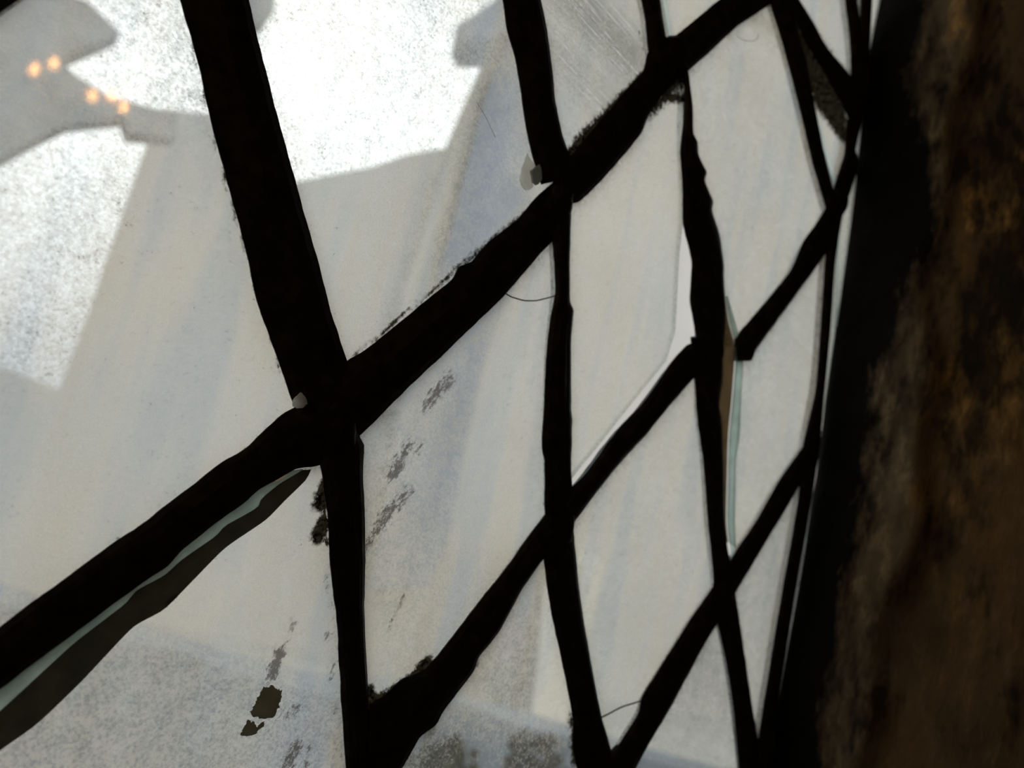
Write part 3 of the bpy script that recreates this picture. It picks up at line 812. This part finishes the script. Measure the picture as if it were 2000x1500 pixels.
for i in range(-3, 5):
    for j in range(-3, 6):
        q = [node(i, j), node(i + 1, j), node(i + 1, j + 1), node(i, j + 1)]
        if any(x is None for x in q): continue
        q = [list(map(float, x)) for x in q]
        if (i, j) == (1, 1):
            q = [q[0], [CUT['loose'][0][0] - 2, CUT['loose'][0][1] + 6]] + [list(map(float, p)) for p in CUT['loose']] + [q[3]]
        if (i, j) == (2, 2):
            q = [q[1], q[2], q[3]] + [list(map(float, p)) for p in reversed(CUT['right'])]
        if (i, j) == (2, 1):
            q = [q[0], q[1]] + [list(map(float, p)) for p in CUT['upper']] + [q[3]]
        for f in HALF:
            if len(q) >= 3: q = clip_poly(q, f)
        if len(q) < 3: continue
        P = np.array(q)
        ar = abs(0.5 * np.sum(P[:, 0] * np.roll(P[:, 1], -1) - np.roll(P[:, 0], -1) * P[:, 1]))
        if ar < 60: continue
        # drop doubled points
        cl = [P[0]]
        for p in P[1:]:
            if np.linalg.norm(p - cl[-1]) > 0.8: cl.append(p)
        if np.linalg.norm(cl[0] - cl[-1]) < 0.8: cl.pop()
        PANES[i, j] = pane(cl, (i, j) in FINE, VIGNETTE.get((i, j), 0.2), label=PANE_LABEL.get((i, j)))

# lead strip that frames the panel on the hidden sides
def border(a, b):
    a, b = np.array(a, float), np.array(b, float)
    d = (b - a) / np.linalg.norm(b - a); nr = np.array([-d[1], d[0]]) * 4
    seg = came([a + nr, b + nr], [a - nr, b - nr], 99)
border((UL + 2, VB + 2), (UL + 2, VT - 2)); border((UL + 2, VB + 2), (jl(VB) - 2, VB + 2)); border((UL + 2, VT - 2), (jl(VT) - 2, VT - 2))

# solder joints where the cames meet
def joint(u, v, ru, rv, rot, seed):
    V, F = [], []
    R, S = 6, 22
    for r in range(R + 1):
        ph = r / R
        for k in range(S):
            a = 2 * math.pi * k / S
            wob = 1 + 0.22 * noise.noise(Vector((math.cos(a) * 1.7, math.sin(a) * 1.7, seed * 7.3)))
            du, dv = math.cos(a) * ru * ph * wob, math.sin(a) * rv * ph * wob
            x = du * math.cos(rot) - dv * math.sin(rot); z = du * math.sin(rot) + dv * math.cos(rot)
            h = -1.9 - 1.9 * math.sqrt(max(0, 1 - ph ** 2)) - 0.35 * noise.noise(Vector((x * 0.5, z * 0.5, seed)))
            V.append(W(u + x, v + z, h))
    for r in range(R):
        for k in range(S):
            F.append((r * S + k, r * S + (k + 1) % S, (r + 1) * S + (k + 1) % S, (r + 1) * S + k))
    b0 = len(V)
    for k in range(S):
        p = V[R * S + k]; V.append((p[0], -0.0014, p[2]))
    for k in range(S):
        F.append((R * S + k, R * S + (k + 1) % S, b0 + (k + 1) % S, b0 + k))
    F.append(tuple(b0 + k for k in range(S)))
    return part('solder_joint', V, F, M_LEAD, panel, smooth=True)
for k_, (ru, rv, rot) in {'0,1': (6.5, 9, 0.5), '1,1': (5.5, 9, 0.2), '1,2': (6, 9.5, 0.2), '2,1': (6, 8, 0.3), '2,2': (5, 8, 0.4),
                          '2,3': (6, 9, 0.2), '0,2': (6.5, 9, 0.3), '1,3': (5.5, 9, 0.2), '3,1': (6, 9, 0.3), '3,2': (5, 9, 0.1)}.items():
    u, v = NODE[k_]
    joint(u, v, ru, rv, rot, ru + rv + u)

def ribbon(top, bot, y0, y1, mt, name, parent, label=None, n=60):
    A, _ = resample(smooth_line(top, 1.2), n); B, _ = resample(smooth_line(bot, 1.2), n)
    V, F = [], []
    for i in range(n):
        m_ = (A[i] + B[i]) / 2
        V += [W(*A[i], y1), W(*A[i], y0 + 0.25), W(*m_, y0), W(*B[i], y0 + 0.25), W(*B[i], y1)]
    for i in range(n - 1):
        for k in range(5):
            F.append((i * 5 + k, i * 5 + (k + 1) % 5, (i + 1) * 5 + (k + 1) % 5, (i + 1) * 5 + k))
    F.append((0, 1, 2, 3, 4)); F.append(tuple((n - 1) * 5 + k for k in (4, 3, 2, 1, 0)))
    return part(name, V, F, mt, parent, label=label)

ribbon(TEAL['ledge_t'], TEAL['ledge_b'], -1.75, -1.2, M_EDGE, 'glass_edge', PANES[-1, 1], 'pale green cut edge of the glass')
ribbon(TEAL['ledge_b'], TEAL['shade_b'], -1.5, -1.2, M_SHADE_BAND, 'putty_shade_line', PANES[-1, 1], 'dark band for shade and outer lead under the green glass edge')  # dark strip stands in for shade and the outer lead
ribbon(TEAL['side_l'], TEAL['side_r'], -1.9, -1.2, M_EDGE, 'glass_edge', PANES[2, 2], 'teal cut edge of the glass')
ribbon(TEAL['brown_l'], TEAL['side_l'], -1.0, -0.2, M_PUTTY_BROWN, 'putty_shade_line', LEAD['A2l'], 'brown old putty')

def thread(pts, rad, mt, name, parent, label=None, y=-1.45):
    L = smooth_line(pts, 1.0)
    V, F = tube_vf([W(p[0], p[1], y) for p in L], rad, 6)
    return part(name, V, F, mt, parent, label=label)
thread(CRACK['arc'], 0.00022, M_CRACK, 'crack', PANES[0, 1], 'thin black curved crack')
thread(CRACK['low'], 0.00030, M_CRACK2, 'crack', PANES[1, 2], 'brown crack across the tip')
thread(HAIR[1], 0.00006, M_CRACK, 'scratch', PANES[0, 0], 'fine dark scratch')
thread(HAIR[2], 0.00010, M_CRACK2, 'hair', PANES[2, 1], 'fine curled hair stuck on the glass')

def flake(poly, y0, y1, mt, name, parent, label=None, jag=0.6):
    L = smooth_line(list(poly) + [poly[0]], 0.4)[:-1]
    L, _ = resample(np.concatenate([L, L[:1]]), 130); L = L[:-1]
    L = np.array([p + np.array([noise.fractal(Vector((p[0] * .9, p[1] * .9, 1)), 1, 2, 3), noise.fractal(Vector((p[0] * .9, p[1] * .9, 9)), 1, 2, 3)]) * jag for p in L])
    n = len(L)
    V = [W(*p, y0) for p in L] + [W(*p, y1) for p in L]
    F = [tuple(range(n)), tuple(range(2 * n - 1, n - 1, -1))] + [(i, (i + 1) % n, n + (i + 1) % n, n + i) for i in range(n)]
    return part(name, V, F, mt, parent, label=label)
flake(PATCH[0], -1.42, -1.2, M_DIRT, 'dirt_patch', PANES[-1, 1], 'upper piece of the caked dark dirt mark')
flake(PATCH[1], -1.42, -1.2, M_DIRT, 'dirt_patch', PANES[-1, 1], 'lower piece of the caked dark dirt mark')
flake(CHIPS[0], -5.0, -4.2, M_CHIP, 'glass_chip', PANES[-1, 0], 'small white chip at the pane corner', 0.2)
flake(CHIPS[1], -1.5, -1.2, M_CHIP, 'glass_chip', PANES[0, 0], 'pale splinter at the pane corner', 0.3)
flake(CHIPS[2], -5.2, -4.4, M_GREY, 'glass_chip', PANES[0, 0], 'grey splinter edge', 0.2)

# ------------------------------------------------------------------ the lamp in the room whose bulbs mirror in the glass
BULBS = [(-0.075, -2.846, 2.408), (-0.033, -2.832, 2.45), (0.095, -2.839, 2.421), (0.142, -2.828, 2.449), (0.188, -2.829, 2.437)]
M_BULB = glow_mat('warm_bulb', (1.0, 0.42, 0.10), 60)
M_BRASS = simple_mat('dull_brass', (0.12, 0.08, 0.03), 0.4, 0.2, 30, 0, 0.8)
cx, cy = 0.06, -2.80
ch = thing('chandelier', (cx, cy, H), 'brass chandelier with five warm candle bulbs, mirrored in the upper left pane', 'chandelier')
part('canopy', *lathe_vf(cx, cy, [(0.05, H), (0.055, H - 0.01), (0.02, H - 0.03)]), M_BRASS, ch)
part('stem', *tube_vf([(cx, cy, H - 0.02), (cx, cy, 2.30)], 0.007), M_BRASS, ch)
part('hub', *lathe_vf(cx, cy, [(0.008, 2.37), (0.03, 2.34), (0.035, 2.31), (0.02, 2.28), (0.004, 2.25)]), M_BRASS, ch)
for bx, by, bz in BULBS:
    ar = part('arm', *tube_vf([(cx, cy, 2.31), (cx + (bx - cx) * .4, cy + (by - cy) * .4, 2.27), (bx, by, bz - 0.09), (bx, by, bz - 0.045)], 0.005), M_BRASS, ch)
    part('candle_tube', *lathe_vf(bx, by, [(0.009, bz - 0.05), (0.010, bz - 0.02), (0.009, bz - 0.016)], 12), M_BRASS, ar)
    part('bulb', *lathe_vf(bx, by, [(0.006, bz - 0.016), (0.013, bz - 0.004), (0.015, bz + 0.006), (0.009, bz + 0.018), (0.002, bz + 0.026)], 14), M_BULB, ch, label='glowing warm bulb')

sc_ = thing('added_sconce', (X0, -1.1, 1.75), 'added unseen brass wall lamp with a warm bulb on the left wall', 'wall lamp')  # unseen lamp added to warm the brown reveal
part('back_plate', *box_vf(X0, X0 + 0.015, -1.14, -1.06, 1.68, 1.84), M_BRASS, sc_)
part('arm', *tube_vf([(X0 + 0.012, -1.1, 1.74), (X0 + 0.07, -1.1, 1.72), (X0 + 0.12, -1.1, 1.75), (X0 + 0.12, -1.1, 1.79)], 0.007), M_BRASS, sc_)
part('cup', *lathe_vf(X0 + 0.12, -1.1, [(0.008, 1.775), (0.022, 1.80), (0.02, 1.805)], 16), M_BRASS, sc_)
part('bulb', *lathe_vf(X0 + 0.12, -1.1, [(0.012, 1.805), (0.026, 1.83), (0.03, 1.85), (0.018, 1.875), (0.003, 1.885)], 16), glow_mat('added_sconce_bulb', (1.0, 0.55, 0.22), 8), sc_)
ld = bpy.data.lights.new('added_sconce_light', 'POINT'); ld.energy = 11; ld.color = (1.0, 0.62, 0.30); ld.shadow_soft_size = 0.03  # added fill light, out of view
lo = bpy.data.objects.new('added_sconce_light', ld); COL.objects.link(lo); lo.location = (0.155, 0, 0.09); lo.parent = sc_

# ------------------------------------------------------------------ what stands outside, behind the dusty glass
M_HOUSE = simple_mat('pale_render', (0.53, 0.50, 0.46), 0.9, 0.08, 0.7)
M_TOWER = simple_mat('blue_grey_slate', (0.23, 0.25, 0.29), 0.9, 0.08, 1.2)
M_PIER = simple_mat('cream_stone', (0.66, 0.62, 0.54), 0.9, 0.06, 1.0)
M_GWALL = simple_mat('grey_stone_coping', (0.15, 0.17, 0.195), 0.9, 0.1, 2.0)
M_LEAF = simple_mat('dull_foliage', (0.36, 0.36, 0.37), 0.9, 0.2, 4)
M_BARK = simple_mat('bark', (0.12, 0.10, 0.08), 0.9, 0.3, 20)
M_GREEN = simple_mat('dark_green_leaves', (0.028, 0.03, 0.012), 0.8, 0.4, 60)
M_GROUND = simple_mat('pale_gravel', (0.42, 0.41, 0.38), 0.95, 0.15, 3)
O = OUTSIDE

g = obj('ground', *box_vf(-12, 40, 0.4, 24, -0.8, -0.6), M_GROUND); g['kind'] = 'structure'

hb = thing('building', (12, 9, -0.6), 'tall pale rendered building seen blurred through the dusty glass', 'building')
part('wall', *prism_vf(O['house'], 9.0, 13.0, 0.55), M_HOUSE, hb)
part('pilaster', *prism_vf(O['pier'], 8.6, 8.98, 0.55), M_PIER, hb, label='cream stone strip beside the blue grey bay')
part('bay', *prism_vf(O['tower'], 8.2, 8.59, 0.6), M_TOWER, hb, label='blue grey bay')
part('eaves', *prism_vf(O['cap'], 7.6, 8.19, 0.55), M_TOWER, hb)
part('buttress', *prism_vf(O['strip'], 7.0, 8.98, 1.0), M_PIER, hb)

wl_ = obj('garden_wall', *prism_vf(O['wall'], 3.0, 3.4), M_GWALL)
tag(wl_, 'low grey garden wall outside, behind the lowest panes', 'wall', kind='thing')

tr_ = thing('tree', (-1.6, 6.2, -0.6), 'dull grey tree bough outside, behind the top left pane', 'tree')
part('trunk', *tube_vf([(-1.6, 6.2, -0.6), (-1.62, 6.2, 2.0), (-1.5, 6.2, 4.6), (-1.2, 6.2, 6.4)], [0.28, 0.2, 0.15, 0.06]), M_BARK, tr_)
part('bough', *prism_vf(O['star'], 6.0, 6.25, 0.1), M_LEAF, tr_)
part('bough', *prism_vf(O['lint6'], 6.0, 6.2, 0.1), M_LEAF, tr_)
part('branch', *tube_vf([(-1.25, 6.2, 6.0), (-0.4, 6.15, 6.2), (0.9, 6.1, 5.0)], [0.06, 0.045, 0.03]), M_BARK, tr_)

def bush(cx, cy, z0, r, hgt, seed, label):
    rnd = random.Random(seed)
    V, F = [], []
    for k in range(1100):
        a = rnd.uniform(0, 2 * math.pi); t = rnd.random()
        rr = r * math.sqrt(rnd.random()) * (1 - 0.55 * t)
        c = Vector((cx + rr * math.cos(a), cy + rr * math.sin(a), z0 + hgt * t))
        d = Vector((rnd.gauss(0, 1), rnd.gauss(0, 1), rnd.gauss(0.4, 1))).normalized()
        e = d.cross(Vector((rnd.gauss(0, 1), rnd.gauss(0, 1), rnd.gauss(0, 1)))).normalized()
        L = rnd.uniform(0.04, 0.08); w = L * 0.4
        n = len(V)
        V += [c, c + d * L * 0.5 + e * w, c + d * L, c + d * L * 0.5 - e * w]
        F.append((n, n + 1, n + 2, n + 3))
    b = thing('bush', (cx, cy, z0), label, 'bush')
    part('foliage', V, F, M_GREEN, b)
    st = merge(*[tube_vf([(cx, cy, z0), (cx + rnd.uniform(-.5, .5) * r, cy + rnd.uniform(-.5, .5) * r, z0 + hgt * 0.8)], 0.008, 6) for _ in range(5)])
    part('stems', *st, M_BARK, b)
bush(1.97, 2.2, -0.6, 0.24, 1.21, 3, 'dark green bush outside, behind the lowest middle pane, the larger one')
bush(2.47, 2.25, -0.6, 0.21, 1.25, 5, 'small dark green bush outside beside the larger bush')
sl = obj('window_sill', *box_vf(-0.2, 1.2, 0.07, 0.30, 1.13, 1.17), M_GWALL)
sl['kind'] = 'structure'
